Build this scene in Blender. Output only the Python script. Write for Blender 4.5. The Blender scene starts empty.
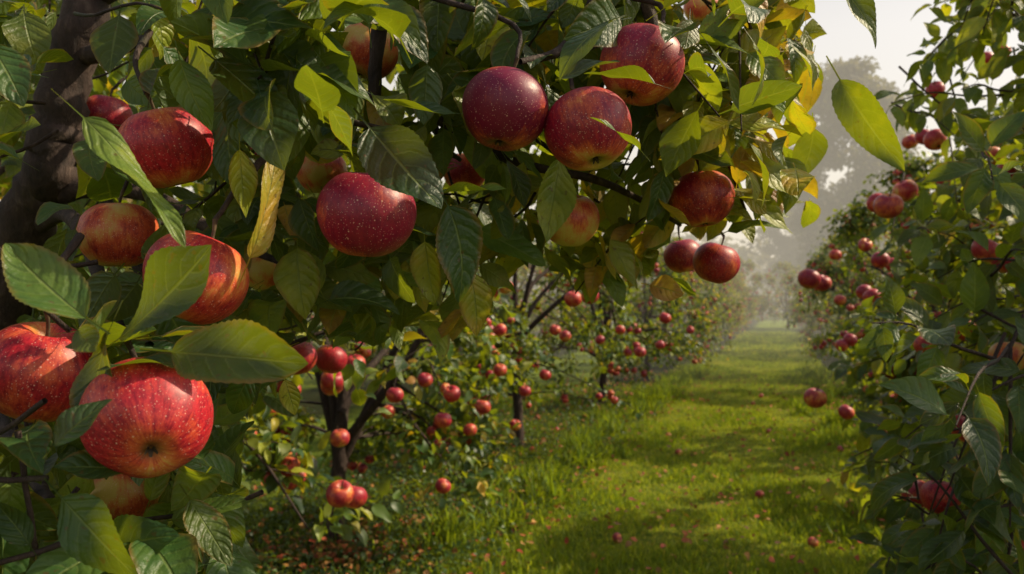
import bpy, math, numpy as np
from mathutils import Vector, Matrix
rng=np.random.default_rng(7)
FP=796.0; CAMZ=1.5; PITCH=math.atan(13/FP)
scene=bpy.context.scene
SUN_AZ=78.0; SUN_EL=41.0
SL=0.344
# ---------------------------------------------------------------- camera
cam=bpy.data.objects.new("camera",bpy.data.cameras.new("camera"))
scene.collection.objects.link(cam); scene.camera=cam
cam.location=(0,0,CAMZ); cam.rotation_euler=(math.pi/2+PITCH,0,0)
cam.data.lens=28; cam.data.sensor_width=36; cam.data.clip_start=0.05; cam.data.clip_end=2000
cam.data.dof.use_dof=True; cam.data.dof.focus_distance=0.72; cam.data.dof.aperture_fstop=10
cp,sp=math.cos(PITCH),math.sin(PITCH)
FW=np.array([0,cp,sp]); UPV=np.array([0,-sp,cp]); RT=np.array([1.,0,0]); C0=np.array([0,0,CAMZ])
az,el=math.radians(SUN_AZ),math.radians(SUN_EL); sd=Vector((math.sin(az)*math.cos(el),math.cos(az)*math.cos(el),math.sin(el))); SDV=np.array(sd)
def W(px,py,d): return C0+d*(FW+RT*(px-512)/FP+UPV*(287-py)/FP)
def proj(P):
    q=P-C0; d=q@FW; d=np.where(np.abs(d)<1e-4,1e-4,d)
    return 512+FP*(q@RT)/d, 287-FP*(q@UPV)/d, d
def nrm(a): return a/np.maximum(np.linalg.norm(a,axis=-1,keepdims=True),1e-9)
# ---------------------------------------------------------------- node helpers
class NT:
    def __init__(s,tree): s.t=tree; s.n=tree.nodes; s.l=tree.links
    def new(s,typ,**k):
        n=s.n.new(typ)
        for a,b in k.items(): setattr(n,a,b)
        return n
    def set(s,sock,val):
        if isinstance(val,bpy.types.NodeSocket): s.l.new(val,sock)
        else: sock.default_value=val
    def math(s,op,a,b=0.0,c=None,clamp=False):
        n=s.new('ShaderNodeMath',operation=op,use_clamp=clamp); s.set(n.inputs[0],a); s.set(n.inputs[1],b)
        if c is not None: s.set(n.inputs[2],c)
        return n.outputs[0]
    def mix(s,f,a,b,bt='MIX'):
        n=s.new('ShaderNodeMix',data_type='RGBA',blend_type=bt); s.set(n.inputs[0],f); s.set(n.inputs[6],a); s.set(n.inputs[7],b); return n.outputs[2]
    def noise(s,vec,scale,detail=3,rough=0.5):
        n=s.new('ShaderNodeTexNoise'); n.inputs['Scale'].default_value=scale; n.inputs['Detail'].default_value=detail; n.inputs['Roughness'].default_value=rough
        if vec is not None: s.l.new(vec,n.inputs['Vector'])
        return n.outputs['Fac']
    def ramp(s,f,stops):
        n=s.new('ShaderNodeValToRGB'); e=n.color_ramp.elements
        while len(e)<len(stops): e.new(0.5)
        for i,(p,c) in enumerate(stops): e[i].position=p; e[i].color=c if len(c)==4 else (*c,1)
        s.set(n.inputs[0],f); return n.outputs[0]
    def smooth(s,x,a,b):
        n=s.new('ShaderNodeMapRange',interpolation_type='SMOOTHSTEP'); s.set(n.inputs[0],x); n.inputs[1].default_value=a; n.inputs[2].default_value=b; return n.outputs[0]
    def attr(s,name): return s.new('ShaderNodeAttribute',attribute_name=name)
    def sep(s,v):
        n=s.new('ShaderNodeSeparateXYZ'); s.l.new(v,n.inputs[0]); return n.outputs
    def bump(s,h,st,dist=0.002):
        n=s.new('ShaderNodeBump'); n.inputs['Strength'].default_value=st; n.inputs['Distance'].default_value=dist; s.l.new(h,n.inputs['Height']); return n.outputs[0]
def newmat(name):
    m=bpy.data.materials.new(name); m.use_nodes=True; t=NT(m.node_tree); t.n.clear()
    return m,t,t.new('ShaderNodeOutputMaterial')
def leaf_material(name,stops,rough=0.33,trans=0.40,tcol=(1.7,1.55,0.34),veins=True,spec=0.5):
    m,t,out=newmat(name)
    a=t.attr('luv'); u,v,tone=t.sep(a.outputs['Vector'])
    r=t.sep(t.attr('lrnd').outputs['Vector'])
    pos=t.new('ShaderNodeTexCoord').outputs['Object']
    n1=t.noise(pos,45,3) if veins else r[2]
    tn=t.math('ADD',tone,t.math('MULTIPLY',t.math('SUBTRACT',n1,0.5),0.42 if veins else 0.1))
    col=t.ramp(tn,stops)
    br=t.math('ADD',0.62,t.math('MULTIPLY',r[0],0.75))
    hs=t.new('ShaderNodeHueSaturation'); t.set(hs.inputs['Color'],col); t.set(hs.inputs['Value'],br); col=hs.outputs[0]
    av=t.math('ABSOLUTE',v)
    p=t.new('ShaderNodeBsdfPrincipled')
    if veins:
        mid=t.math('SUBTRACT',1.0,t.smooth(av,0.015,0.07))
        nz=t.noise(pos,90,2)
        fr=t.math('FRACT',t.math('ADD',t.math('SUBTRACT',t.math('MULTIPLY',u,6.5),t.math('MULTIPLY',t.math('POWER',av,1.4),1.7)),t.math('ADD',t.math('MULTIPLY',nz,0.45),t.math('MULTIPLY',t.math('GREATER_THAN',v,0.0),0.45))))
        sv=t.math('ABSOLUTE',t.math('SUBTRACT',fr,0.5))
        side=t.math('MULTIPLY',t.math('SUBTRACT',1.0,t.smooth(sv,0.0,0.09)),t.math('SUBTRACT',1.0,t.math('MULTIPLY',av,0.65)))
        vein=t.math('MAXIMUM',mid,t.math('MULTIPLY',side,0.6))
        col=t.mix(t.math('MULTIPLY',vein,0.55),col,(0.24,0.31,0.09,1))
        spots=t.smooth(t.noise(pos,150,2),0.66,0.72)
        col=t.mix(t.math('MULTIPLY',spots,0.7),col,(0.11,0.055,0.02,1))
        edge=t.math('MULTIPLY',t.smooth(t.math('ADD',av,t.math('MULTIPLY',n1,0.5)),1.0,1.3),t.math('GREATER_THAN',r[1],0.5))
        col=t.mix(t.math('MULTIPLY',edge,0.75),col,(0.22,0.12,0.03,1))
        hgt=t.math('SUBTRACT',t.math('ADD',t.math('MULTIPLY',t.smooth(sv,0.0,0.35),0.55),t.math('MULTIPLY',t.noise(pos,230,3),0.9)),t.math('MULTIPLY',mid,0.7))
        t.set(p.inputs['Normal'],t.bump(hgt,0.75,0.0016))
    g=t.new('ShaderNodeNewGeometry')
    under=t.mix(0.5,col,(0.18,0.23,0.12,1))
    colf=t.mix(t.math('MULTIPLY',g.outputs['Backfacing'],0.8),col,under)
    t.set(p.inputs['Base Color'],colf)
    t.set(p.inputs['Roughness'],t.math('ADD',rough,t.math('MULTIPLY',n1,0.2))); p.inputs['Specular IOR Level'].default_value=spec
    tr=t.new('ShaderNodeBsdfTranslucent')
    t.set(tr.inputs['Color'],t.mix(1.0,t.mix(0.4,col,(0.33,0.38,0.02,1)),(*tcol,1),'MULTIPLY'))
    mx=t.new('ShaderNodeMixShader'); mx.inputs[0].default_value=trans
    t.l.new(p.outputs[0],mx.inputs[1]); t.l.new(tr.outputs[0],mx.inputs[2]); t.l.new(mx.outputs[0],out.inputs[0])
    return m
LS=[(0.0,(0.016,0.050,0.022)),(0.3,(0.038,0.094,0.024)),(0.55,(0.12,0.18,0.025)),(0.76,(0.33,0.34,0.035)),(0.92,(0.52,0.32,0.045)),(1.0,(0.34,0.16,0.05))]
M_LEAF=leaf_material("apple_leaf",LS)
M_LEAF2=leaf_material("apple_leaf_simple",LS,veins=False,rough=0.38)
M_LEAF3=leaf_material("apple_leaf_haze_tinted",[(0,(0.05,0.08,0.03)),(0.3,(0.10,0.13,0.04)),(0.55,(0.18,0.19,0.06)),(0.8,(0.34,0.26,0.09)),(1,(0.38,0.20,0.10))],veins=False,rough=0.6,spec=0.3)  # haze of the far rows painted into paler leaf colours
M_FAR=leaf_material("tree_foliage_haze_tinted",[(0,(0.13,0.14,0.115)),(0.6,(0.18,0.17,0.13)),(1,(0.26,0.19,0.12))],veins=False,rough=0.8,spec=0.1,trans=.3,tcol=(1.2,1.0,.8))  # aerial haze painted in as a pale greyish base colour
M_BLADE=leaf_material("grass_blades",[(0,(0.04,0.10,0.012)),(0.35,(0.12,0.22,0.018)),(0.7,(0.34,0.39,0.035)),(1,(0.50,0.40,0.13))],veins=False,rough=0.55,trans=0.45,tcol=(1.7,1.55,0.4),spec=0.3)
M_LITTER=leaf_material("fallen_leaf",[(0,(0.30,0.025,0.012)),(0.4,(0.40,0.08,0.025)),(0.7,(0.42,0.20,0.04)),(1,(0.18,0.08,0.03))],rough=0.6,trans=0.15,tcol=(1,0.8,0.5))
def bark():
    m,t,out=newmat("bark"); p=t.new('ShaderNodeBsdfPrincipled')
    pos=t.new('ShaderNodeTexCoord').outputs['Object']
    mp=t.new('ShaderNodeMapping'); mp.inputs['Scale'].default_value=(1,1,0.35); t.l.new(pos,mp.inputs[0])
    n=t.noise(mp.outputs[0],60,6,0.7); n2=t.noise(pos,9,3)
    c=t.ramp(n,[(0.3,(0.014,0.007,0.005)),(0.55,(0.045,0.024,0.018)),(0.75,(0.12,0.08,0.062))])
    c=t.mix(t.smooth(n2,0.62,0.78),c,(0.07,0.08,0.045,1))
    t.set(p.inputs['Base Color'],c); p.inputs['Roughness'].default_value=0.8
    t.set(p.inputs['Normal'],t.bump(n,1.0,0.008)); t.l.new(p.outputs[0],out.inputs[0]); return m
M_BARK=bark()
def stemmat():
    m,t,out=newmat("apple_stem"); p=t.new('ShaderNodeBsdfPrincipled'); pos=t.new('ShaderNodeTexCoord').outputs['Object']
    t.set(p.inputs['Base Color'],t.ramp(t.noise(pos,200,3),[(0.3,(0.04,0.022,0.012)),(0.7,(0.12,0.08,0.04))])); p.inputs['Roughness'].default_value=0.8
    t.l.new(p.outputs[0],out.inputs[0]); return m
M_STEM=stemmat()
def applemat():
    m,t,out=newmat("apple_skin"); p=t.new('ShaderNodeBsdfPrincipled')
    co=t.attr('aco').outputs['Vector']; pr=t.sep(t.attr('aprop').outputs['Vector'])
    yel,dark,rnd=pr[0],pr[1],pr[2]
    off=t.new('ShaderNodeVectorMath',operation='ADD'); t.l.new(co,off.inputs[0])
    cx=t.new('ShaderNodeCombineXYZ'); t.set(cx.inputs[0],t.math('MULTIPLY',rnd,37.0)); t.set(cx.inputs[1],t.math('MULTIPLY',rnd,11.0)); t.set(cx.inputs[2],t.math('MULTIPLY',rnd,5.0)); t.l.new(cx.outputs[0],off.inputs[1])
    o=off.outputs[0]
    nv=t.new('ShaderNodeVectorMath',operation='NORMALIZE'); t.l.new(co,nv.inputs[0])
    xyz=t.sep(nv.outputs[0])
    ax=t.new('ShaderNodeCombineXYZ')
    ang=t.math('ARCTAN2',xyz[1],xyz[0])
    t.set(ax.inputs[0],t.math('COSINE',ang)); t.set(ax.inputs[1],t.math('SINE',ang)); t.set(ax.inputs[2],t.math('ADD',t.math('MULTIPLY',xyz[2],0.30),t.math('MULTIPLY',rnd,9.0)))
    st=t.noise(ax.outputs[0],11,5,0.7)
    mott=t.noise(o,14,4,0.7)
    big=t.noise(o,1.1,2,0.5)
    ym=t.math('ADD',t.math('ADD',t.math('MULTIPLY',big,1.4),t.math('MULTIPLY',st,0.65)),t.math('SUBTRACT',yel,0.98))
    ym=t.math('ADD',ym,t.math('MULTIPLY',t.math('SUBTRACT',mott,0.5),0.35))
    ym=t.math('ADD',ym,t.math('MULTIPLY',t.smooth(t.math('MULTIPLY',xyz[2],-1.0),0.45,1.0),0.26))
    red=t.mix(t.smooth(t.math('ADD',t.math('MULTIPLY',st,0.6),t.math('MULTIPLY',mott,0.4)),0.36,0.62),(0.24,0.003,0.016,1),(0.56,0.018,0.032,1))
    red=t.mix(t.math('MINIMUM',t.math('MULTIPLY',dark,1.5),0.95),red,(0.17,0.002,0.034,1))
    col=t.mix(t.smooth(ym,0.05,0.5),red,(0.68,0.12,0.035,1))
    col=t.mix(t.smooth(ym,0.30,0.75),col,(0.62,0.42,0.09,1))
    def dots(sc,th0,k):
        vo=t.new('ShaderNodeTexVoronoi'); vo.inputs['Scale'].default_value=sc; t.l.new(o,vo.inputs['Vector'])
        th=t.math('MULTIPLY',t.math('ADD',0.25,t.sep(vo.outputs['Color'])[0]),th0)
        return t.math('MULTIPLY',t.math('SUBTRACT',1.0,t.smooth(t.math('DIVIDE',vo.outputs['Distance'],th),0.6,1.3)),k)
    dot=t.math('MAXIMUM',dots(11,0.15,0.62),dots(22,0.21,0.5))
    col=t.mix(dot,col,(0.85,0.52,0.40,1))
    rr=t.math('SQRT',t.math('ADD',t.math('POWER',t.sep(co)[0],2.0),t.math('POWER',t.sep(co)[1],2.0)))
    cav=t.math('MULTIPLY',t.math('SUBTRACT',1.0,t.smooth(t.math('ADD',rr,t.math('MULTIPLY',st,0.12)),0.12,0.34)),0.7)
    col=t.mix(cav,col,(0.20,0.14,0.035,1))
    t.set(p.inputs['Base Color'],col)
    t.set(p.inputs['Roughness'],t.math('ADD',0.31,t.math('MULTIPLY',t.noise(o,9,5,0.7),0.28)))
    p.inputs['Specular IOR Level'].default_value=0.5
    t.set(p.inputs['Normal'],t.bump(t.math('ADD',t.noise(o,2.6,3),t.math('MULTIPLY',dot,0.03)),0.18,0.004))
    t.l.new(p.outputs[0],out.inputs[0]); return m
M_APPLE=applemat()
# ---------------------------------------------------------------- mesh helpers
def mesh_from(name,V,Q,mats,smooth=True,midx=None,attrs=None):
    me=bpy.data.meshes.new(name); V=np.asarray(V,dtype=np.float32); Q=np.asarray(Q,dtype=np.int32)
    k=Q.shape[1]
    me.vertices.add(len(V)); me.vertices.foreach_set('co',V.ravel())
    me.loops.add(Q.size); me.loops.foreach_set('vertex_index',Q.ravel())
    me.polygons.add(len(Q)); me.polygons.foreach_set('loop_start',np.arange(0,Q.size,k,dtype=np.int32))
    me.polygons.foreach_set('use_smooth',np.full(len(Q),smooth))
    for m in mats: me.materials.append(m)
    if midx is not None: me.polygons.foreach_set('material_index',np.asarray(midx,dtype=np.int32))
    me.update(calc_edges=True)
    for an,av in (attrs or {}).items():
        a=me.attributes.new(an,'FLOAT_VECTOR','POINT'); a.data.foreach_set('vector',np.asarray(av,dtype=np.float32).ravel())
    return me
def obj(name,me,parent=None,loc=(0,0,0)):
    o=bpy.data.objects.new(name,me); scene.collection.objects.link(o); o.location=loc
    if parent: o.parent=parent
    return o
def empty(name,loc=(0,0,0)):
    o=bpy.data.objects.new(name,None); o.empty_display_size=0.2; scene.collection.objects.link(o); o.location=loc; return o
def wprof(u):
    uu=np.clip(u,0,1); w=np.sin(np.pi*uu**0.80)**0.80; return w
def template(nu,nv,petiole=True,serr=0.0):
    us=np.linspace(0,1,nu+1); rows=[]
    if petiole: rows+=[(-0.28,0.035),(-0.01,0.035)]
    for i,u in enumerate(us):
        w=max(wprof(u),0.0)
        if serr and 0<i<nu: w*=1+(serr if i%2 else -serr)
        if i==0: w=0.04
        rows.append((u,max(w,0.004)))
    vs=np.linspace(-1,1,nv+1); U=[];Vv=[];Wv=[]
    for u,w in rows:
        for v in vs: U.append(u);Vv.append(v);Wv.append(w)
    F=[]
    for i in range(len(rows)-1):
        for j in range(nv):
            a=i*(nv+1)+j; F.append((a,a+1,a+nv+2,a+nv+1))
    return np.array(U),np.array(Vv),np.array(Wv),np.array(F)
T_HERO=template(34,6,True,0.022); T_NEAR=template(8,4); T_MID=template(4,2,False)
T_FAR=template(2,2,False)
T_BLADE=(np.array([0,0,.5,.5,1,1]),np.array([-1,1,-1,1,-1,1.]),np.array([1,1,.75,.75,.08,.08]),np.array([(0,1,3,2),(2,3,5,4)]))
def leaves_mesh(name,P,D,N,L,Wd,curl,fold,tone,T,mat,rg):
    U,Vv,Wv,F=T; n=len(P); D=nrm(D); N=nrm(N-D*np.sum(N*D,1,keepdims=True)); S=np.cross(D,N)
    c=np.where(np.abs(curl)<0.03,0.03,curl)[:,None]; th=c*U[None]; Lc=L[:,None]
    X=Lc*np.sin(th)/c; Z=-Lc*(1-np.cos(th))/c
    hw=Wv[None]*Wd[:,None]*0.5
    Y=Vv[None]*hw*np.cos(fold)[:,None]; Z=Z+np.abs(Vv)[None]**1.3*hw*np.sin(fold)[:,None]
    ph=rg.uniform(0,6.28,(n,1)); Z=Z+Lc*0.055*np.sin(U[None]*7+ph+np.sign(Vv)[None]*1.1)*np.abs(Vv)[None]*np.minimum(1,Wv[None]*2)
    tw=rg.normal(0,0.4,(n,1))*U[None]; Y2=Y*np.cos(tw); Z=Z+Y*np.sin(tw)
    Y2=Y2+Lc*rg.normal(0,0.08,(n,1))*U[None]**2
    co=P[:,None]+X[...,None]*D[:,None]+Y2[...,None]*S[:,None]+Z[...,None]*N[:,None]
    k=len(U); Q=(F[None]+(np.arange(n)*k)[:,None,None]).reshape(-1,4)
    luv=np.stack([np.broadcast_to(U,(n,k)),np.broadcast_to(Vv,(n,k)),np.broadcast_to(tone[:,None],(n,k))],-1)
    lr=np.repeat(rg.random((n,3))[:,None],k,1)
    return mesh_from(name,co.reshape(-1,3),Q,[mat],True,None,{'luv':luv.reshape(-1,3),'lrnd':lr.reshape(-1,3)})
class Tubes:
    def __init__(s): s.V=[];s.Q=[];s.n=0
    def add(s,pts,rad,sides=8,sub=4,jit=0.0,rg=None):
        pts=np.asarray(pts,float); rad=np.asarray(rad,float)
        if sub>1 and len(pts)>2:
            P=np.vstack([2*pts[0]-pts[1],pts,2*pts[-1]-pts[-2]]); o=[];r=[]
            for i in range(len(pts)-1):
                p0,p1,p2,p3=P[i:i+4]
                for k in range(sub):
                    t=k/sub; o.append(0.5*((2*p1)+(-p0+p2)*t+(2*p0-5*p1+4*p2-p3)*t*t+(-p0+3*p1-3*p2+p3)*t**3)); r.append(rad[i]*(1-t)+rad[i+1]*t)
            o.append(pts[-1]); r.append(rad[-1]); pts=np.array(o); rad=np.array(r)
        if jit and rg is not None:
            pts=pts+rg.normal(0,1,pts.shape)*(rad[:,None]*jit); rad=rad*(1+rg.normal(0,jit*0.6,len(rad)))
        tan=nrm(np.gradient(pts,axis=0)); ref=np.array([0,0,1.]) if abs(tan[0][2])<0.9 else np.array([1.,0,0])
        A=nrm(np.cross(tan,ref)); B=np.cross(tan,A); a=np.linspace(0,2*np.pi,sides,endpoint=False)
        ring=pts[:,None]+rad[:,None,None]*(np.cos(a)[None,:,None]*A[:,None]+np.sin(a)[None,:,None]*B[:,None])
        m=len(pts); s.V.append(ring.reshape(-1,3))
        i=np.arange(m-1)[:,None]; j=np.arange(sides)[None]; j2=(j+1)%sides
        q=np.stack([i*sides+j,i*sides+j2,(i+1)*sides+j2,(i+1)*sides+j],-1).reshape(-1,4)+s.n
        s.Q.append(q); s.n+=m*sides; return pts
    def mesh(s,name): return mesh_from(name,np.vstack(s.V),np.vstack(s.Q),[M_BARK])
# ---- apples
def apple_template(nt,nph,cal=True):
    th=np.linspace(0.0,np.pi,nt+1); ph=np.linspace(0,2*np.pi,nph,endpoint=False)
    x=np.sin(th); z=np.cos(th)*0.90; x=np.maximum(x*(1+0.06*np.cos(th)),0.002)
    x=np.sign(x)*np.abs(x)**0.93
    z=z-0.34*np.exp(-(x/0.26)**2)*(np.cos(th)>0)+0.20*np.exp(-(x/0.22)**2)*(np.cos(th)<0)
    lob=1+0.03*np.cos(5*ph)[None]*np.clip(-np.cos(th),0,1)[:,None]+0.018*np.cos(2*ph+1)[None]+0.012*np.cos(3*ph)[None]*np.clip(np.cos(th),0,1)[:,None]
    X=x[:,None]*np.cos(ph)[None]*lob; Y=x[:,None]*np.sin(ph)[None]*lob; Z=np.repeat(z[:,None],nph,1)+0.02*np.cos(ph+0.5)[None]*x[:,None]
    V=np.stack([X,Y,Z],-1).reshape(-1,3)
    i=np.arange(nt)[:,None]; j=np.arange(nph)[None]; j2=(j+1)%nph
    Q=np.stack([i*nph+j,(i+1)*nph+j,(i+1)*nph+j2,i*nph+j2],-1).reshape(-1,4); mi=np.zeros(len(Q),int)
    tb=Tubes(); tb.add([(0,0,0.46),(0.01,0,0.75),(0.05,0.02,1.0),(0.12,0.03,1.22)],[0.05,0.038,0.036,0.055],6,3)
    sv=np.vstack(tb.V); sq=np.vstack(tb.Q)+len(V); V=np.vstack([V,sv]); Q=np.vstack([Q,sq]); mi=np.concatenate([mi,np.ones(len(sq),int)])
    if cal:
        for k in range(5):
            a=k*2*np.pi/5; c,s_=np.cos(a),np.sin(a); pr=np.array([-s_,c,0]); ra=np.array([c,s_,0])
            b=len(V); V=np.vstack([V,[ra*0.02-pr*0.05+[0,0,-0.70],ra*0.02+pr*0.05+[0,0,-0.70],ra*0.10+pr*0.02+[0,0,-0.83],ra*0.10-pr*0.02+[0,0,-0.83]]])
            Q=np.vstack([Q,[[b,b+1,b+2,b+3]]]); mi=np.append(mi,1)
    return V,Q,mi
A_HI=apple_template(48,56); A_LO=apple_template(12,14,False)
def apples_mesh(name,T,items):
    V,Q,mi=T; vs=[];qs=[];ms=[];ac=[];ap=[]
    for k,(pos,R,rot,pr) in enumerate(items):
        vs.append(R*(V@np.array(rot).T)+np.array(pos)); qs.append(Q+k*len(V)); ms.append(mi); ac.append(V); ap.append(np.tile(pr,(len(V),1)))
    return mesh_from(name,np.vstack(vs),np.vstack(qs),[M_APPLE,M_STEM],True,np.concatenate(ms),{'aco':np.vstack(ac),'aprop':np.vstack(ap)})
def rotm(tx,ty,tz): return Matrix.Rotation(math.radians(ty),3,'Y')@Matrix.Rotation(math.radians(tx),3,'X')@Matrix.Rotation(math.radians(tz),3,'Z')
# ---------------------------------------------------------------- generic orchard tree
def prof(t):
    t=np.clip(t,0,1); return np.where(t>0.38,np.clip(1-((t-0.38)/0.64)**2,0,1)**0.9,0.72+0.28*t/0.38)
def twig_leaf_arrays(S,Dt,Ln,nl,rg,lsize,droop=0.35):
    n=len(S); t=np.linspace(0.12,1.0,nl)[None]+rg.uniform(-0.03,0.03,(n,nl))
    p=S[:,None]+Dt[:,None]*(Ln[:,None]*t)[...,None]; p[...,2]-=droop*Ln[:,None]*t**2
    ref=np.tile(np.array([0,0,1.]),(n,1)); A=nrm(np.cross(Dt,ref)+1e-4); B=np.cross(Dt,A)
    a=np.arange(nl)[None]*2.4+rg.uniform(0,6.28,(n,1))
    rad=np.cos(a)[...,None]*A[:,None]+np.sin(a)[...,None]*B[:,None]
    D=Dt[:,None]*0.55+rad*0.95+np.array([0,0,-0.35])+rg.normal(0,0.3,(n,nl,3))
    N=np.array([0,0,1.0])+rad*0.35+Dt[:,None]*0.3+rg.normal(0,0.45,(n,nl,3))
    P=p.reshape(-1,3); D=nrm(D.reshape(-1,3)); N=N.reshape(-1,3); m=len(P)
    L=lsize*rg.uniform(0.6,1.15,m); P=P+D*L[:,None]*0.2
    return P,D,N,L
def make_tree(seed,H,R,nsec,ntw,nl,T,mat,napp,lsize=0.085,yel=0.0):
    rg=np.random.default_rng(seed); tb=Tubes(); zb=H*0.2
    lean=rg.normal(0,0.06,2)
    top=[(0,0,-0.05),(lean[0]*.4,lean[1]*.4,zb*0.5),(lean[0],lean[1],zb),(lean[0]*2,lean[1]*2,H*0.5),(lean[0]*1.5,lean[1]*2.5,H*0.88)]
    tr=tb.add(top,[0.072,0.052,0.05,0.03,0.008],10,5,0.05,rg)
    limb=[tr[len(tr)//2:]]
    for k in range(8):
        a=k*2.4+rg.uniform(-.4,.4); z0=zb*rg.uniform(0.75,2.0); s=np.array([lean[0],lean[1],z0])
        e=rg.uniform(0.25,0.85)*H; r=R*prof(e/H)*0.8; dv=np.array([math.cos(a),math.sin(a),0])
        m1=s+dv*r*0.35+[0,0,(e-z0)*0.45+0.05]+rg.normal(0,0.06,3); m2=s+dv*r*0.7+[0,0,(e-z0)*0.8+0.05]+rg.normal(0,0.07,3)
        en=np.array([dv[0]*r,dv[1]*r,e])
        limb.append(tb.add([s,m1,m2,en],[0.036,0.026,0.017,0.006],7,4,0.08,rg))
    LP=np.vstack(limb); S=[];Dt=[];ap=[]
    for k in range(nsec):
        t=rg.uniform(0.13,0.98); a=rg.uniform(0,6.283); rf=rg.uniform(0.5,1.0)**0.6
        bump=1+0.16*math.sin(3*a+seed)+0.1*math.sin(7*t*3+a*2)
        r=R*prof(t)*rf*bump; tg=np.array([math.cos(a)*r,math.sin(a)*r,t*H])
        d2=np.sum((LP-tg)**2,1)+0.25*np.maximum(0,LP[:,2]-tg[2]); s=LP[np.argmin(d2)]
        mid=(s+tg)/2+[0,0,0.06]+rg.normal(0,0.04,3)
        pts=tb.add([s,mid,tg],[0.011,0.008,0.003],5,3)
        out=nrm(np.array([math.cos(a),math.sin(a),0.15]))
        for q in range(ntw):
            b=pts[rg.integers(max(1,len(pts)//3),len(pts))]; S.append(b); Dt.append(nrm(out*0.7+rg.normal(0,0.6,3)+[0,0,0.1]))
        if rg.random()<napp:
            b=pts[rg.integers(len(pts)//2,len(pts))]
            for q in range(rg.integers(1,5)):
                rr=rg.uniform(0.032,0.043); pos=b+out*0.13+rg.normal(0,0.045,3)+[0,0,-0.09]
                ap.append((pos,rr,rotm(rg.normal(0,25),rg.normal(0,25),rg.uniform(0,360)),(rg.uniform(-.05,0.28),rg.uniform(0,0.5),rg.random())))
    S=np.array(S);Dt=np.array(Dt); Ln=rg.uniform(0.16,0.38,len(S))
    for s,d,l in list(zip(S,Dt,Ln))[::2]:
        tb.add([s,s+d*l*0.5-[0,0,0.35*l*0.25],s+d*l-[0,0,0.35*l]],[0.0035,0.0028,0.0015],3,1)
    P,D,N,L=twig_leaf_arrays(S,Dt,Ln,nl,rg,lsize)
    keep=P[:,2]>0.12
    P,D,N,L=P[keep],D[keep],N[keep],L[keep]; m=len(P)
    tone=np.clip(rg.normal(0.33+yel,0.19,m)+(rg.random(m)<0.08)*0.45,0,0.97)
    lm=leaves_mesh("leaves",P,D,N,L,L*rg.uniform(0.5,0.66,m),rg.normal(0.5,0.5,m),rg.uniform(0.05,0.5,m),tone,T,mat,rg)
    return tb.mesh("branches"),lm,(apples_mesh("apples",A_LO,ap) if ap else None)
def place(meshes,x,y,rot=0,sc=1.0,name="apple_tree",hs=1.0):
    e=empty(name,(x,y,0)); e.rotation_euler=(0,0,rot); e.scale=(sc,sc,sc*hs)
    for nm,me in zip(("trunk_and_branches","foliage","apples"),meshes):
        if me: obj(nm,me,e)
    return e
VL=[make_tree(11,3.2,1.35,84,8,12,T_MID,M_LEAF2,0.95),make_tree(12,3.3,1.4,84,8,12,T_MID,M_LEAF2,0.95)]
VN=[make_tree(21,3.1,1.40,105,9,13,T_NEAR,M_LEAF,0.55,0.086),make_tree(22,3.1,1.35,92,8,13,T_NEAR,M_LEAF2,0.85,yel=0.06)]
VF=[make_tree(31,3.2,1.4,78,7,8,T_FAR,M_LEAF2,1.0,0.11,0.08),make_tree(32,3.0,1.35,78,7,8,T_FAR,M_LEAF2,1.0,0.11,0.10)]
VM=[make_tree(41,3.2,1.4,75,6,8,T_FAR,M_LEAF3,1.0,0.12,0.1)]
RT0=place(VN[0],1.6+SL*1.95+0.15,1.95,0.4)
place(VL[0],1.72+SL*5.4,5.4,1.0,.90)
place(VL[1],1.7+SL*8.5,8.5,2.2,0.94)
place(VL[0],1.65+SL*12.7,12.7,4.0,.95)
place(VN[1],-2.05,2.75,0.9,1.0)
place(VN[1],-2.72+SL*4.78,4.85,3.9,0.93)
place(VL[1],-2.75+SL*8.2,8.2,0.3,0.94)
place(VL[0],-2.7+SL*11.6,11.6,5.0,0.97)
r2=np.random.default_rng(5)
yr=13.0
for i in range(8):
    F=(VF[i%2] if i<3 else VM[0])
    yr+=[2.6,4.6,2.5,5.0,2.8,3.2,4.4,3.0][i]; place(F,1.65+SL*yr+r2.normal(0,.12),yr,r2.uniform(0,6),r2.uniform(0.82,1.05))
    y=15.0+i*3.2; place(F,-2.65+SL*y+r2.normal(0,.1),y,r2.uniform(0,6),r2.uniform(0.88,1.05))
for i in range(8):
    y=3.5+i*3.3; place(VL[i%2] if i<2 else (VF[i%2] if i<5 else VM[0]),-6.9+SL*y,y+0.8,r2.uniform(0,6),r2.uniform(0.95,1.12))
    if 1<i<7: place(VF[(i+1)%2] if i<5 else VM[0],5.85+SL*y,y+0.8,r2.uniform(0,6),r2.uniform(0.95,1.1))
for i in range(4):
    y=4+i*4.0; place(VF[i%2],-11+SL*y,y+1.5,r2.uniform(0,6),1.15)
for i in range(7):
    place(VM[0],5.5+i*2.4+r2.normal(0,.3)+2,41+r2.normal(0,1),r2.uniform(0,6),r2.uniform(1.0,1.35))
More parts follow.
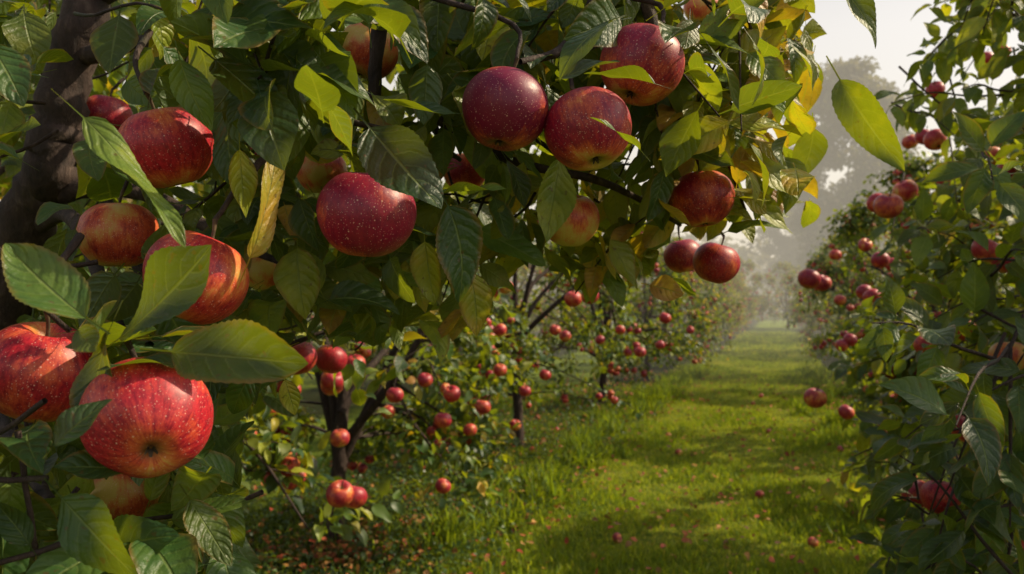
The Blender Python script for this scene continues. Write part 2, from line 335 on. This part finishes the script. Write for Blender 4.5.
# ---------------------------------------------------------------- distant tall trees
def big_tree(seed,H,R,nclump,per,leaf):
    rg=np.random.default_rng(seed); tb=Tubes()
    tb.add([(0,0,-0.2),(0.1,0,H*.3),(0,0.2,H*.5),(0,0,H*.65)],[0.4,0.3,0.12,0.03],10,4,0.05,rg)
    Ps=[]
    for k in range(nclump):
        t=rg.uniform(0.2,1.0); a=rg.uniform(0,6.28); r=R*math.sqrt(max(0,1-((t-0.5)/0.53)**2))*rg.uniform(0.1,1.0)**0.5*(1+.12*math.sin(a*3+t*9))
        c=np.array([math.cos(a)*r,math.sin(a)*r,t*H])
        cs=rg.uniform(0.6,1.3)*R*0.27; q=nrm(rg.normal(0,1,(per,3)))*rg.random((per,1))**0.4*cs*[1,1,0.75]; Ps.append(c+q)
    P=np.vstack(Ps); m=len(P); D=nrm(rg.normal(0,1,(m,3))); N=rg.normal(0,.7,(m,3))+[0,0,1]; L=leaf*rg.uniform(0.6,1.3,m)
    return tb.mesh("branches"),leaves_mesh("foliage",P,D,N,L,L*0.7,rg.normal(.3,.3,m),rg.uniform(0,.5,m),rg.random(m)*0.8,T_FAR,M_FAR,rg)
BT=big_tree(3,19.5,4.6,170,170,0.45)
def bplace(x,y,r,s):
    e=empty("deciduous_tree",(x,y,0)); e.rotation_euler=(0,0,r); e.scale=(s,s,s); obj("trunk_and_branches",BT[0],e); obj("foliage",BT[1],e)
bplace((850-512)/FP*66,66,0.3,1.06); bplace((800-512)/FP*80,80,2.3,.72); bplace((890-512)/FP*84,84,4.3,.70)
def mass():
    rg=np.random.default_rng(9); Ps=[]
    for k in range(260):
        x=rg.uniform(-60,130); y=rg.uniform(85,110); h=rg.uniform(6,11)+2*math.sin(x*.12); c=np.array([x,y,rg.uniform(0.1,0.9)*h])
        q=nrm(rg.normal(0,1,(140,3)))*rg.random((140,1))**0.35*rg.uniform(2.2,3.6); Ps.append(c+q)
    P=np.vstack(Ps); m=len(P); L=1.0*rg.uniform(0.6,1.3,m)
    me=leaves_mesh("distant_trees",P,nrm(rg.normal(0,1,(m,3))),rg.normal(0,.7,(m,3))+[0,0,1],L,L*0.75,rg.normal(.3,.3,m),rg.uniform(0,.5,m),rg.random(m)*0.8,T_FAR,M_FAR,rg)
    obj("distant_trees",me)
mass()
# ---------------------------------------------------------------- ground
def gz(x,y):
    return 0.03*np.sin(x*1.3+0.4*y)*np.cos(y*0.9)+0.02*np.sin(x*3.1+1)*np.sin(y*2.3)
def axis(lo,hi,fine_lo,fine_hi,st):
    a=list(np.arange(fine_lo,fine_hi,st)); s=st; v=fine_lo
    left=[]; 
    while v>lo: s*=1.25; v-=s; left.append(v)
    s=st; v=a[-1]; right=[]
    while v<hi: s*=1.25; v+=s; right.append(v)
    return np.array(left[::-1]+a+right)
xs=axis(-400,400,-6,14,0.15); ys=axis(-200,900,-1,32,0.15)
X,Y=np.meshgrid(xs,ys); Z=gz(X,Y); nx=len(xs); i=np.arange(len(ys)-1)[:,None]; j=np.arange(nx-1)[None]
Q=np.stack([i*nx+j,i*nx+j+1,(i+1)*nx+j+1,(i+1)*nx+j],-1).reshape(-1,4)
m,t,out=newmat("ground_grass_and_soil"); p=t.new('ShaderNodeBsdfPrincipled'); pos=t.new('ShaderNodeTexCoord').outputs['Object']; x_,y_,z_=t.sep(pos)
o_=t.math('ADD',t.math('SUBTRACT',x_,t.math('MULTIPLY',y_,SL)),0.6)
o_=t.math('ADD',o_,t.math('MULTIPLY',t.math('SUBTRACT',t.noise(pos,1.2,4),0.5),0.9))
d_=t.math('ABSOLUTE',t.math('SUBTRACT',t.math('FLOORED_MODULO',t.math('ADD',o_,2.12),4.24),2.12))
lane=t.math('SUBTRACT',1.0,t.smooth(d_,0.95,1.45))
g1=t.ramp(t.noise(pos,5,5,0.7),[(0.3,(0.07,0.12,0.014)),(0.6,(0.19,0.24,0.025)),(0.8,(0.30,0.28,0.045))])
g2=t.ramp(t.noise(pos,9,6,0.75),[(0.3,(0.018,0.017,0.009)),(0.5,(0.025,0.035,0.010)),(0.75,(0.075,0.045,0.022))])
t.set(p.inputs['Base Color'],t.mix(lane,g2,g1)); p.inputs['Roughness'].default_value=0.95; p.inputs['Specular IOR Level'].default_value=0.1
t.set(p.inputs['Normal'],t.bump(t.noise(pos,30,5,.8),1.0,0.03)); t.l.new(p.outputs[0],out.inputs[0])
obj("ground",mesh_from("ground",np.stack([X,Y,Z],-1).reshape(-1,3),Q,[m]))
def scatter(n,ylo,yhi,olo,ohi,rg,pw=1.6):
    y=ylo+(yhi-ylo)*rg.random(n)**pw; o=rg.uniform(olo,ohi,n); x=o+SL*y; return x,y,o
_r=np.random.default_rng(99); _F=_r.normal(0,1,(14,2))*np.linspace(1.2,7,14)[:,None]; _Ph=_r.uniform(0,6.28,14)
def clump(x,y): return np.clip(0.5+0.16*sum(np.sin(x*f[0]+y*f[1]+p) for f,p in zip(_F,_Ph))/1.2,0,1)
def blades(name,n,ylo,yhi,olo,ohi,hl,wl,tone,seed,pw=1.5):
    rg=np.random.default_rng(seed); x,y,o=scatter(n,ylo,yhi,olo,ohi,rg,pw)
    cl=clump(x,y)
    P=np.stack([x,y,gz(x,y)-0.003],-1); D=nrm(np.stack([rg.normal(0,.5,n),rg.normal(0,.5,n),np.ones(n)],-1))
    N=rg.normal(0,1,(n,3)); f=1+np.clip((y-6)/8,0,3.0)
    L=hl*rg.uniform(0.4,1.4,n)*(0.45+1.1*cl)*(1+np.clip((y-14)/20,0,.8))
    return leaves_mesh(name,P,D,N,L,wl*f*rg.uniform(.7,1.3,n),rg.normal(.6,.5,n),np.zeros(n),np.clip(rg.normal(tone,.2,n)+0.35*(0.5-cl),0,1),T_BLADE,M_BLADE,rg)
g=empty("grass")
obj("lane_grass",blades("lane_grass",155000,3.6,20,-1.9,0.8,0.050,0.0045,0.52,1),g)
obj("far_lane_grass",blades("far_lane_grass",26000,18,36,-1.9,0.8,0.055,0.0050,0.52,9,1.0),g)
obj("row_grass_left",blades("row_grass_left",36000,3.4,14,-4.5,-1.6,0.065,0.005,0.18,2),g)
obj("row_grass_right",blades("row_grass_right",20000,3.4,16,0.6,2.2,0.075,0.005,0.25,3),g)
def tufts():
    rg=np.random.default_rng(17); Ps=[];Ls=[]
    for k in range(150):
        y=4.5+rg.random()*13; o=rg.choice([-1.95,0.65],p=[.75,.25])+rg.normal(0,.2); x=o+SL*y; n=90; q=rg.normal(0,0.08,(n,2)); h=rg.uniform(.08,.26)
        Ps.append(np.stack([x+q[:,0],y+q[:,1],np.full(n,-0.01)],-1)); Ls.append(h*rg.uniform(.5,1.2,n))
    P=np.vstack(Ps);L=np.concatenate(Ls);n=len(P); D=nrm(np.stack([rg.normal(0,.3,n),rg.normal(0,.3,n),np.ones(n)],-1))
    return leaves_mesh("tufts",P,D,rg.normal(0,1,(n,3)),L,np.full(n,.006),rg.normal(.7,.4,n),np.zeros(n),np.clip(rg.normal(.32,.15,n),0,1),T_BLADE,M_BLADE,rg)
obj("tufts",tufts(),g)
rg=np.random.default_rng(23); n=26000; x,y,o=scatter(n,3.4,11,-4.3,-1.7,rg); 
P=np.stack([x,y,gz(x,y)+rg.uniform(.01,.09,n)],-1); D=nrm(np.stack([rg.normal(0,1,n),rg.normal(0,1,n),rg.normal(.2,.3,n)],-1)); L=rg.uniform(.018,.04,n)
obj("ground_cover_plants",leaves_mesh("ground_cover",P,D,rg.normal(0,.35,(n,3))+[0,0,1],L,L*.75,rg.normal(.3,.3,n),rg.uniform(0,.4,n),np.clip(rg.normal(.26,.13,n),0,.8),T_FAR,M_LEAF2,rg))
n=4600; x,y,o=scatter(n,3.6,16,-4.2,1.6,rg,1.3); k=(np.abs(o+.5)>0.95)|(rg.random(n)<.42); x,y=x[k],y[k]
q=rg.normal(0,.28,(420,2)); x=np.concatenate([x,-1.0+q[:,0]]); y=np.concatenate([y,4.7+q[:,1]]); n=len(x)
P=np.stack([x,y,gz(x,y)+rg.uniform(.03,.07,n)],-1); D=nrm(np.stack([rg.normal(0,1,n),rg.normal(0,1,n),rg.normal(0,.25,n)],-1)); L=rg.uniform(.03,.065,n)
obj("fallen_leaves",leaves_mesh("fallen_leaves",P,D,rg.normal(0,.3,(n,3))+[0,0,1],L,L*.65,rg.normal(.3,.6,n),rg.uniform(0,.6,n),rg.random(n),T_MID,M_LITTER,rg))
it=[]
for k in range(64):
    y=3.9+rg.random()**1.4*11; o=(rg.choice([-2.5,1.0])+rg.normal(0,.4)) if k<52 else rg.uniform(-1.5,.6); x=o+SL*y; R=rg.uniform(.03,.038)
    it.append(((x,y,gz(x,y)+R*.8),R,rotm(rg.uniform(0,360),rg.uniform(0,360),0),(rg.uniform(0,.3),rg.uniform(0,.6),rg.random())))
obj("fallen_apples",apples_mesh("fallen_apples",A_LO,it))
# ---------------------------------------------------------------- foreground tree
fg=empty("apple_tree",(0,0,0)); tb=Tubes(); rg=np.random.default_rng(77)
HER=[(148,418,64,.02,.0,-48,-38,.041),(42,372,57,.12,.0,10,15,.041),(196,278,53,.22,.0,-10,20,.041),(167,148,47,.10,.0,12,-14,.041),
(367,214,51,-.06,.45,10,6,.042),(505,110,46,-.06,.7,-8,10,.041),(588,130,46,.12,.35,-18,-12,.041),(641,66,44,.06,.4,-10,22,.041),
(702,199,33,.03,.3,-6,-5,.040),(570,220,31,.44,.0,15,5,.038),(716,263,24,.08,.2,10,15,.037),(683,256,20,.05,.4,0,-12,.036),
(123,490,41,.44,.0,25,10,.040),(119,235,39,.26,.0,0,0,.040),(465,172,23,.12,.3,10,0,.038),(331,359,17,.02,.1,0,8,.036),(299,358,19,.06,.15,8,-8,.037),
(264,272,22,.50,.0,5,0,.037),(107,117,25,.05,.35,0,10,.038),(262,151,15,.05,.2,0,0,.036),(322,172,26,.42,.0,12,0,.038),(368,52,31,.42,.1,0,20,.038),(134,42,15,.05,.2,0,0,.036),
(12,284,24,.1,.4,0,0,.038),(702,8,19,.4,.0,0,0,.038),(395,395,9,.05,.2,0,0,.036),(443,420,9,.05,.2,0,0,.036)]
hero=[]; hc=[]
for k,(px,py,r,ye,dk,tx,ty,R) in enumerate(HER):
    d=R*FP/r*1.04; c=W(px,py,d); hero.append((px,py,r,d)); hc.append((c,R))
    rm=rotm(tx,ty,rg.uniform(0,360)); me=apples_mesh("apple",A_HI,[((0,0,0),R,rm,(ye,dk,rg.random()))]); obj("apple",me,None,c)
    st=c+R*1.2*np.array(rm@Vector((0.1,0.02,1))); h=rg.uniform(.04,.08)
    tb.add([st,st+[rg.normal(0,.01),.02,h*.5],st+[rg.normal(0,.03),.05,h]],[.0020,.0026,.0035],6,4,.1,rg)
def limb(pts,rad,sides=10): return tb.add([W(*p) for p in pts],rad,sides,6,.06,rg)
base=np.array([-1.0,1.42,-.05])
tb.add([base,base+[-.02,-.02,.5],base+[.04,-.05,1.1],W(14,262,1.25),W(50,170,1.2),W(62,110,1.2),W(92,-10,1.2),W(150,-220,1.3)],[.07,.055,.050,.042,.035,.037,.032,.022],18,9,.09,rg)
limb([(35,200,1.22),(100,188,1.2),(160,200,1.2),(230,240,1.15),(300,270,1.1)],[.018,.014,.011,.008,.003])
limb([(20,240,1.3),(70,215,1.1),(120,330,.8),(150,345,.6)],[.015,.011,.006,.003])
limb([(92,-5,1.2),(200,-60,1.15),(330,-55,1.0),(480,-40,.9),(640,-30,.9),(760,-25,1.0),(860,-20,1.1)],[.024,.021,.018,.014,.010,.006,.003])
limb([(395,-55,.95),(385,0,.9),(376,60,.88),(374,130,.85),(360,165,.8)],[.013,.010,.008,.006,.003])
limb([(420,-60,1.0),(428,20,.98),(420,70,1.05),(440,140,1.05),(460,160,1.1)],[.009,.007,.006,.005,.003])
limb([(600,-40,.9),(590,10,.85),(560,50,.8),(520,62,.75)],[.008,.006,.005,.003])
limb([(640,-30,.9),(655,40,.88),(672,95,.92),(690,140,.97),(700,165,1.0)],[.008,.007,.006,.0045,.003])
limb([(672,95,.92),(690,115,.95),(722,150,1.0),(745,210,1.1)],[.005,.004,.003,.002])
limb([(440,120,1.0),(510,160,1.0),(590,178,.98),(640,200,1.05),(680,225,1.15)],[.007,.006,.005,.004,.003])
limb([(75,60,1.2),(150,40,1.1),(230,55,.95),(300,40,.85)],[.014,.011,.008,.004])
limb([(0,420,.9),(30,470,.75),(60,520,.65),(110,600,.6)],[.009,.007,.005,.003])
limb([(100,188,1.2),(160,300,1.2),(250,350,1.25),(330,330,1.3)],[.009,.008,.006,.003])
TRK=np.array([(-30,330),(14,262),(58,130),(92,-10)],float)
def segd(px,py):
    best=np.full(np.shape(px),1e9)
    for a,b in zip(TRK[:-1],TRK[1:]):
        ab=b-a; tt=np.clip(((px-a[0])*ab[0]+(py-a[1])*ab[1])/(ab@ab),0,1); best=np.minimum(best,np.hypot(px-a[0]-ab[0]*tt,py-a[1]-ab[1]*tt))
    return best
def ok(P,D,L):
    n=len(P); keep=np.ones(n,bool); lucky=rg.random(n)<.06; l2=rg.random(n)<.22
    for f,mm in ((0.15,1.0),(0.55,1.0),(1.0,.95)):
        q=P+D*(L*f)[:,None]; px,py,d=proj(q)
        for (hx,hy,hr,hd) in hero:
            keep&=~((np.hypot(px-hx,py-hy)<hr*mm)&(d<hd+.045))
        keep&=d>0.40
        keep&=~((segd(px,py)<31)&(d<1.3)&~lucky)
        keep&=~((px>500)&(py>300)&(d<2)); keep&=~((px>735)&(px-735>(200-py)*1.2-100)&(py>235))
        keep&=~((px>815)&(d<2.2))
        keep&=~((px>300)&(py>345)&(d<2)); keep&=~((px>240)&(py>420))
    # most leaves between apples and sun removed, so direct sun reaches the fruit
    q=P+D*(L*.5)[:,None]
    for (c,R) in hc[:14]:
        v=q-c; s=v@SDV; dist=np.linalg.norm(v-s[:,None]*SDV,axis=1); keep&=~((s>0)&(dist<R*.9)&~l2)
    return keep
CL=[(-60,470,-60,300,1.3,2.1,185,.27),(-60,330,250,420,1.0,1.7,60,.36),(-60,430,-60,220,.75,1.15,50,.34),
(-40,210,420,620,.7,1.3,60,.36),(180,380,-40,110,.65,.95,22,.34),(380,660,-60,20,.75,1.1,34,.3),
(420,640,-40,60,1.0,1.4,34,.40),(640,790,-50,60,.9,1.25,38,.66),(640,760,60,210,.95,1.25,28,.68),(430,560,150,250,.95,1.3,16,.58),(560,700,160,260,1.05,1.3,12,.60),
(340,480,150,300,1.0,1.4,24,.55),(230,330,130,320,.8,1.1,20,.58),(0,140,240,350,.55,.75,8,.22),(60,230,320,360,.6,.8,8,.34),(-20,90,420,480,.5,.65,6,.35),(30,230,470,600,.5,.75,16,.36),
(240,480,290,370,1.4,2.4,20,.42),(770,850,-60,0,1.0,1.2,6,.5),(150,330,20,120,.75,.9,10,.22)]
S=[];Dt=[];TN=[]
for (x0,x1,y0,y1,d0,d1,n,tn) in CL:
    for k in range(n):
        S.append(W(rg.uniform(x0,x1),rg.uniform(y0,y1),rg.uniform(d0,d1))); Dt.append(nrm(np.array([rg.normal(.1,.7),rg.normal(-.1,.5),rg.normal(-.15,.45)]))); TN.append(tn)
S=np.array(S);Dt=np.array(Dt);Ln=rg.uniform(.08,.2,len(S)); NLF=9
P,D,N,L=twig_leaf_arrays(S,Dt,Ln,NLF,rg,.070); TNl=np.repeat(TN,NLF)
N=N+np.array([.25,-.5,.1])*rg.uniform(0,1.3,(len(N),1))
kp=ok(P,D,L); cnt=kp.reshape(-1,NLF).sum(1)
for s,d,l,c in zip(S,Dt,Ln,cnt):
    if c>=7:
        e=s+d*l-[0,0,.35*l]; ex,ey,ed=proj(s); e2x,e2y,_=proj(e)
        if min(min(math.hypot(ex-h[0],ey-h[1]),math.hypot(e2x-h[0],e2y-h[1]))/h[2] for h in hero)<1.15: continue
        tb.add([s-d*.04+[0,0,.015],s,s+d*l*.5-[0,0,.35*l*.25],e],[.0022,.002,.0016,.0010],5,3,.1,rg)
dpt=proj(P)[2]
P,D,N,L,TNl,dpt=P[kp],D[kp],N[kp],L[kp],TNl[kp],dpt[kp]; m_=len(P)
tone=np.clip(rg.normal(0,.16,m_)*np.where(dpt<.7,.5,1)+TNl+((rg.random(m_)<.11)&(dpt>.75))*.4,0,.97)
obj("foliage",leaves_mesh("foliage",P,D,N,L,L*rg.uniform(.5,.66,m_),rg.normal(.5,.5,m_),rg.uniform(.05,.5,m_),tone,T_NEAR,M_LEAF,rg),fg)
HL=[(172,352,293,362,.50,.47,.46,.38,(.1,-1,.55)),(120,338,217,262,.52,.50,.46,.1,(-.3,-.8,.8)),(86,318,8,262,.45,.47,.5,.40,(.1,-.8,.7)),
(84,118,196,226,.50,.48,.20,.55,(.9,-.5,.3)),(110,330,70,440,.52,.5,.45,.15,(-.6,-.8,.2)),(78,330,96,352,.44,.43,.7,.55,(0,-1,.2)),
(370,128,432,203,.66,.62,.5,.12,(-.4,-.8,.6)),(448,206,487,292,.72,.72,.5,.14,(.5,-.9,.2)),(440,192,506,190,.70,.66,.28,.45,(0,-.4,1)),
(250,258,290,150,.62,.62,.28,.84,(.9,-.5,.1)),(470,272,484,334,.8,.8,.5,.80,(.3,-1,0)),(425,242,432,302,.85,.85,.5,.76,(-.3,-1,0)),
(556,82,612,50,.66,.63,.5,.05,(0,-.6,.8)),(612,22,545,48,.62,.6,.45,.08,(-.1,-.5,.9)),(655,84,590,66,.64,.62,.34,.4,(.1,-.5,1)),(560,160,545,236,.85,.83,.45,.64,(.4,-.9,.1)),
(840,80,893,168,.95,.9,.36,.55,(-.7,-.6,.3)),(838,-12,894,28,.9,.87,.42,.4,(0,-.8,.6)),(722,118,806,124,.95,.95,.5,.70,(0,-.8,.7)),
(738,60,792,20,.95,.95,.55,.70,(.2,-.9,.4)),(742,150,800,192,.98,.97,.5,.66,(.3,-.9,.4)),(738,192,792,232,1.0,1.0,.42,.70,(.2,-.8,.5)),(700,44,765,-5,.9,.88,.5,.5,(.2,-.9,.5)),
(650,285,682,292,1.0,.98,.7,.99,(0,-1,.2)),(62,498,128,572,.5,.48,.48,.36,(-.4,-.9,.4)),(172,520,244,500,.6,.6,.45,.45,(.1,-.7,.8)),(190,500,228,560,.58,.56,.45,.5,(.5,-.8,.3)),
(55,445,100,398,.45,.45,.5,.2,(-.3,-.9,.4)),(210,20,302,16,.62,.6,.5,.15,(0,-.8,.7)),(215,60,278,112,.64,.62,.5,.36,(.2,-.9,.5)),(375,-5,432,42,.7,.68,.5,.15,(.2,-.8,.6)),
(180,60,200,128,.6,.6,.5,.36,(.5,-.9,.2)),(-10,45,30,100,.55,.55,.6,.3,(.4,-.9,.2)),(330,300,395,285,.8,.78,.5,.15,(0,-.7,.8)),
(230,110,215,190,.7,.68,.45,.2,(-.5,-.9,.2)),(300,120,262,72,.7,.7,.5,.4,(.2,-.9,.4)),(610,240,636,288,1.0,1.0,.5,.68,(.4,-.9,.1)),(480,230,545,262,1.0,1.0,.5,.4,(.2,-.8,.5)),
(140,470,60,462,.53,.50,.5,.15,(-.1,-.6,.9)),(250,375,225,420,.7,.7,.5,.4,(.4,-.9,.2)),(180,365,100,350,.52,.50,.42,.2,(0,-.5,1)),(640,150,600,110,.66,.64,.2,.4,(0,-.4,1)),
(30,545,0,500,.5,.5,.5,.25,(.3,-.9,.3)),(95,560,150,520,.55,.52,.5,.2,(-.2,-.8,.6)),(700,170,735,130,.98,.98,.5,.64,(.4,-.8,.3)),(668,160,650,215,1.0,1.0,.42,.5,(-.5,-.8,.2)),
(240,150,243,215,.66,.66,.45,.68,(.6,-.8,.1)),(320,290,290,240,.9,.9,.5,.64,(.3,-.8,.3)),(395,300,402,250,1.0,1.0,.5,.76,(.5,-.8,.2)),(285,380,296,415,.8,.8,.5,.8,(.3,-.9,.1)),(150,500,168,450,.62,.62,.45,.6,(.6,-.7,.2))]
B=np.array([W(a[0],a[1],a[4]) for a in HL]); E=np.array([W(a[2],a[3],a[5]) for a in HL]); Dv=E-B; L=np.linalg.norm(Dv,axis=1)
wr=np.array([a[6] for a in HL]); tn=np.array([a[7] for a in HL]); Nn=np.array([a[8] for a in HL],float); n=len(HL)
obj("large_leaves",leaves_mesh("large_leaves",B,Dv,Nn,L*1.05,L*wr*1.12,rg.normal(.3,.3,n),rg.uniform(.1,.45,n),tn,T_HERO,M_LEAF,rg),fg)
obj("trunk_and_branches",tb.mesh("fg_branches"),fg)
# near sprays of the right-hand tree
tb=Tubes(); S=[];Dt=[];TN=[]
for (x0,x1,y0,y1,d0,d1,n,tn) in [(930,1080,330,620,1.15,1.6,32,.22),(890,1000,400,620,1.5,1.9,14,.25),(960,1100,150,330,1.5,1.9,14,.32),(960,1090,-40,110,1.9,2.5,22,.5),(900,960,90,260,2.3,2.6,8,.4)]:
    for k in range(n): S.append(W(rg.uniform(x0,x1),rg.uniform(y0,y1),rg.uniform(d0,d1))); Dt.append(nrm(np.array([rg.normal(-.5,.4),rg.normal(-.3,.4),rg.normal(-.1,.4)]))); TN.append(tn)
S=np.array(S);Dt=np.array(Dt);Ln=rg.uniform(.1,.26,len(S))
P,D,N,L=twig_leaf_arrays(S,Dt,Ln,10,rg,.088); TNl=np.repeat(TN,10); px,py,d=proj(P+D*L[:,None]*.6)
kp=np.ones(len(P),bool)
RN=[(1008,357,18,.40),(940,497,19,0),(917,494,15,.1),(985,250,13,.1),(1003,262,12,.05),(965,330,12,.1),(955,425,13,.05),(970,433,12,.1),(925,345,11,.1),(1020,545,15,.1)]
for (hx,hy,hr) in [(a[0],a[1],a[2]) for a in RN]+[(888,206,16),(905,191,13),(935,140,11),(992,156,11)]: kp&=np.hypot(px-hx,py-hy)>hr*1.45
kp&=px>865
for s,d_,l in zip(S,Dt,Ln): tb.add([s-d_*.1+[0,0,.03],s,s+d_*l*.5-[0,0,.35*l*.25],s+d_*l-[0,0,.35*l]],[.0035,.003,.0022,.0012],5,3,.1,rg)
P,D,N,L,TNl=P[kp],D[kp],N[kp],L[kp],TNl[kp]; m_=len(P)
inv=RT0.matrix_basis.inverted()
for nm,me in (("near_foliage",leaves_mesh("near_foliage",P,D,N+np.array([-.1,-.5,.1]),L,L*rg.uniform(.42,.58,m_),rg.normal(.6,.4,m_),rg.uniform(.05,.5,m_),np.clip(rg.normal(0,.1,m_)+TNl,0,.9),T_NEAR,M_LEAF,rg)),("near_branches",tb.mesh("near_branches"))):
    o=obj(nm,me,RT0); o.matrix_parent_inverse=inv
# fruit hung on the outside of the right and mid-left trees (true size, clustered)
RA=RN+[(888,206,14),(905,191,12),(877,203,10),(809,279,11),(822,283,9),(935,140,11),(924,137,9),(910,142,8),(992,156,10),(962,48,9),(985,60,9),(1002,52,8),(935,90,9),(945,180,9),(872,297,9),(864,292,8),(846,412,8),(815,398,11),(850,340,7),(842,345,7),(880,260,9),(893,265,8),(835,255,6),(905,395,10),(895,402,9),(840,300,6),(865,245,7),(590,296,9),(573,299,9),(483,407,8),(452,394,9),(525,391,6),(443,486,8),(388,412,7),(340,438,10),(340,494,14),(354,497,13),(640,352,6),(665,318,6),(515,425,6),(555,330,6),(565,336,6),(600,340,5),(500,370,7),(425,380,8),(470,430,7),(545,375,6),(620,330,5),(500,330,7),(660,345,5),(690,330,4)]
it=[]
for a in RA:
    px,py,r=a[:3]; R=rg.uniform(.036,.04); d=R*FP/r; it.append((W(px,py,d),R,rotm(rg.normal(0,20),rg.normal(0,20),rg.uniform(0,360)),(a[3] if len(a)>3 else rg.uniform(0,.22),rg.uniform(0,.35),rg.random())))
obj("apple_cluster",apples_mesh("apples",apple_template(20,24),it))
# ---------------------------------------------------------------- light
w=bpy.data.worlds.new("World"); scene.world=w; w.use_nodes=True; t=NT(w.node_tree); t.n.clear()
sk=t.new('ShaderNodeTexSky',sky_type='NISHITA'); sk.sun_disc=False; sk.sun_elevation=el; sk.sun_rotation=az; sk.dust_density=4.0; sk.air_density=1.0; sk.ozone_density=1.0
bg=t.new('ShaderNodeBackground'); bg.inputs[1].default_value=0.10; t.l.new(sk.outputs[0],bg.inputs[0])
# thin bright morning mist veil, strongest at the horizon
tc=t.new('ShaderNodeTexCoord'); zz=t.sep(tc.outputs['Generated'])[2]
veil=t.ramp(zz,[(0.0,(0.66,0.56,0.44)),(0.30,(0.58,0.51,0.41)),(0.55,(0.15,0.135,0.115)),(1.0,(0.06,0.056,0.05))])
b2=t.new('ShaderNodeBackground'); t.l.new(veil,b2.inputs[0]); b2.inputs[1].default_value=1.0
ad=t.new('ShaderNodeAddShader'); t.l.new(bg.outputs[0],ad.inputs[0]); t.l.new(b2.outputs[0],ad.inputs[1])
o=t.new('ShaderNodeOutputWorld'); t.l.new(ad.outputs[0],o.inputs[0])
sun=bpy.data.lights.new("sun",'SUN'); sun.energy=5.0; sun.angle=math.radians(.5); sun.color=(1,.84,.57); so=bpy.data.objects.new("sun",sun); scene.collection.objects.link(so)
so.rotation_euler=sd.to_track_quat('Z','Y').to_euler()
scene.view_settings.view_transform='Standard'; scene.view_settings.look='None'; scene.view_settings.exposure=0
# light morning mist over the far orchard; its emission stands in for scattered sunlight
DEN=0.0065
m,t,out=newmat("morning_mist"); ab=t.new('ShaderNodeVolumeAbsorption'); ab.inputs['Density'].default_value=DEN; ab.inputs['Color'].default_value=(0,0,0,1)
em=t.new('ShaderNodeEmission'); em.inputs[0].default_value=(1.0,.89,.70,1); em.inputs[1].default_value=DEN*0.9
ad=t.new('ShaderNodeAddShader'); t.l.new(ab.outputs[0],ad.inputs[0]); t.l.new(em.outputs[0],ad.inputs[1]); t.l.new(ad.outputs[0],out.inputs['Volume'])
bpy.ops.mesh.primitive_cube_add(size=1,location=(20,72,11)); hz=bpy.context.object; hz.name="morning_mist"; hz.scale=(260,120,24); hz.data.materials.append(m)
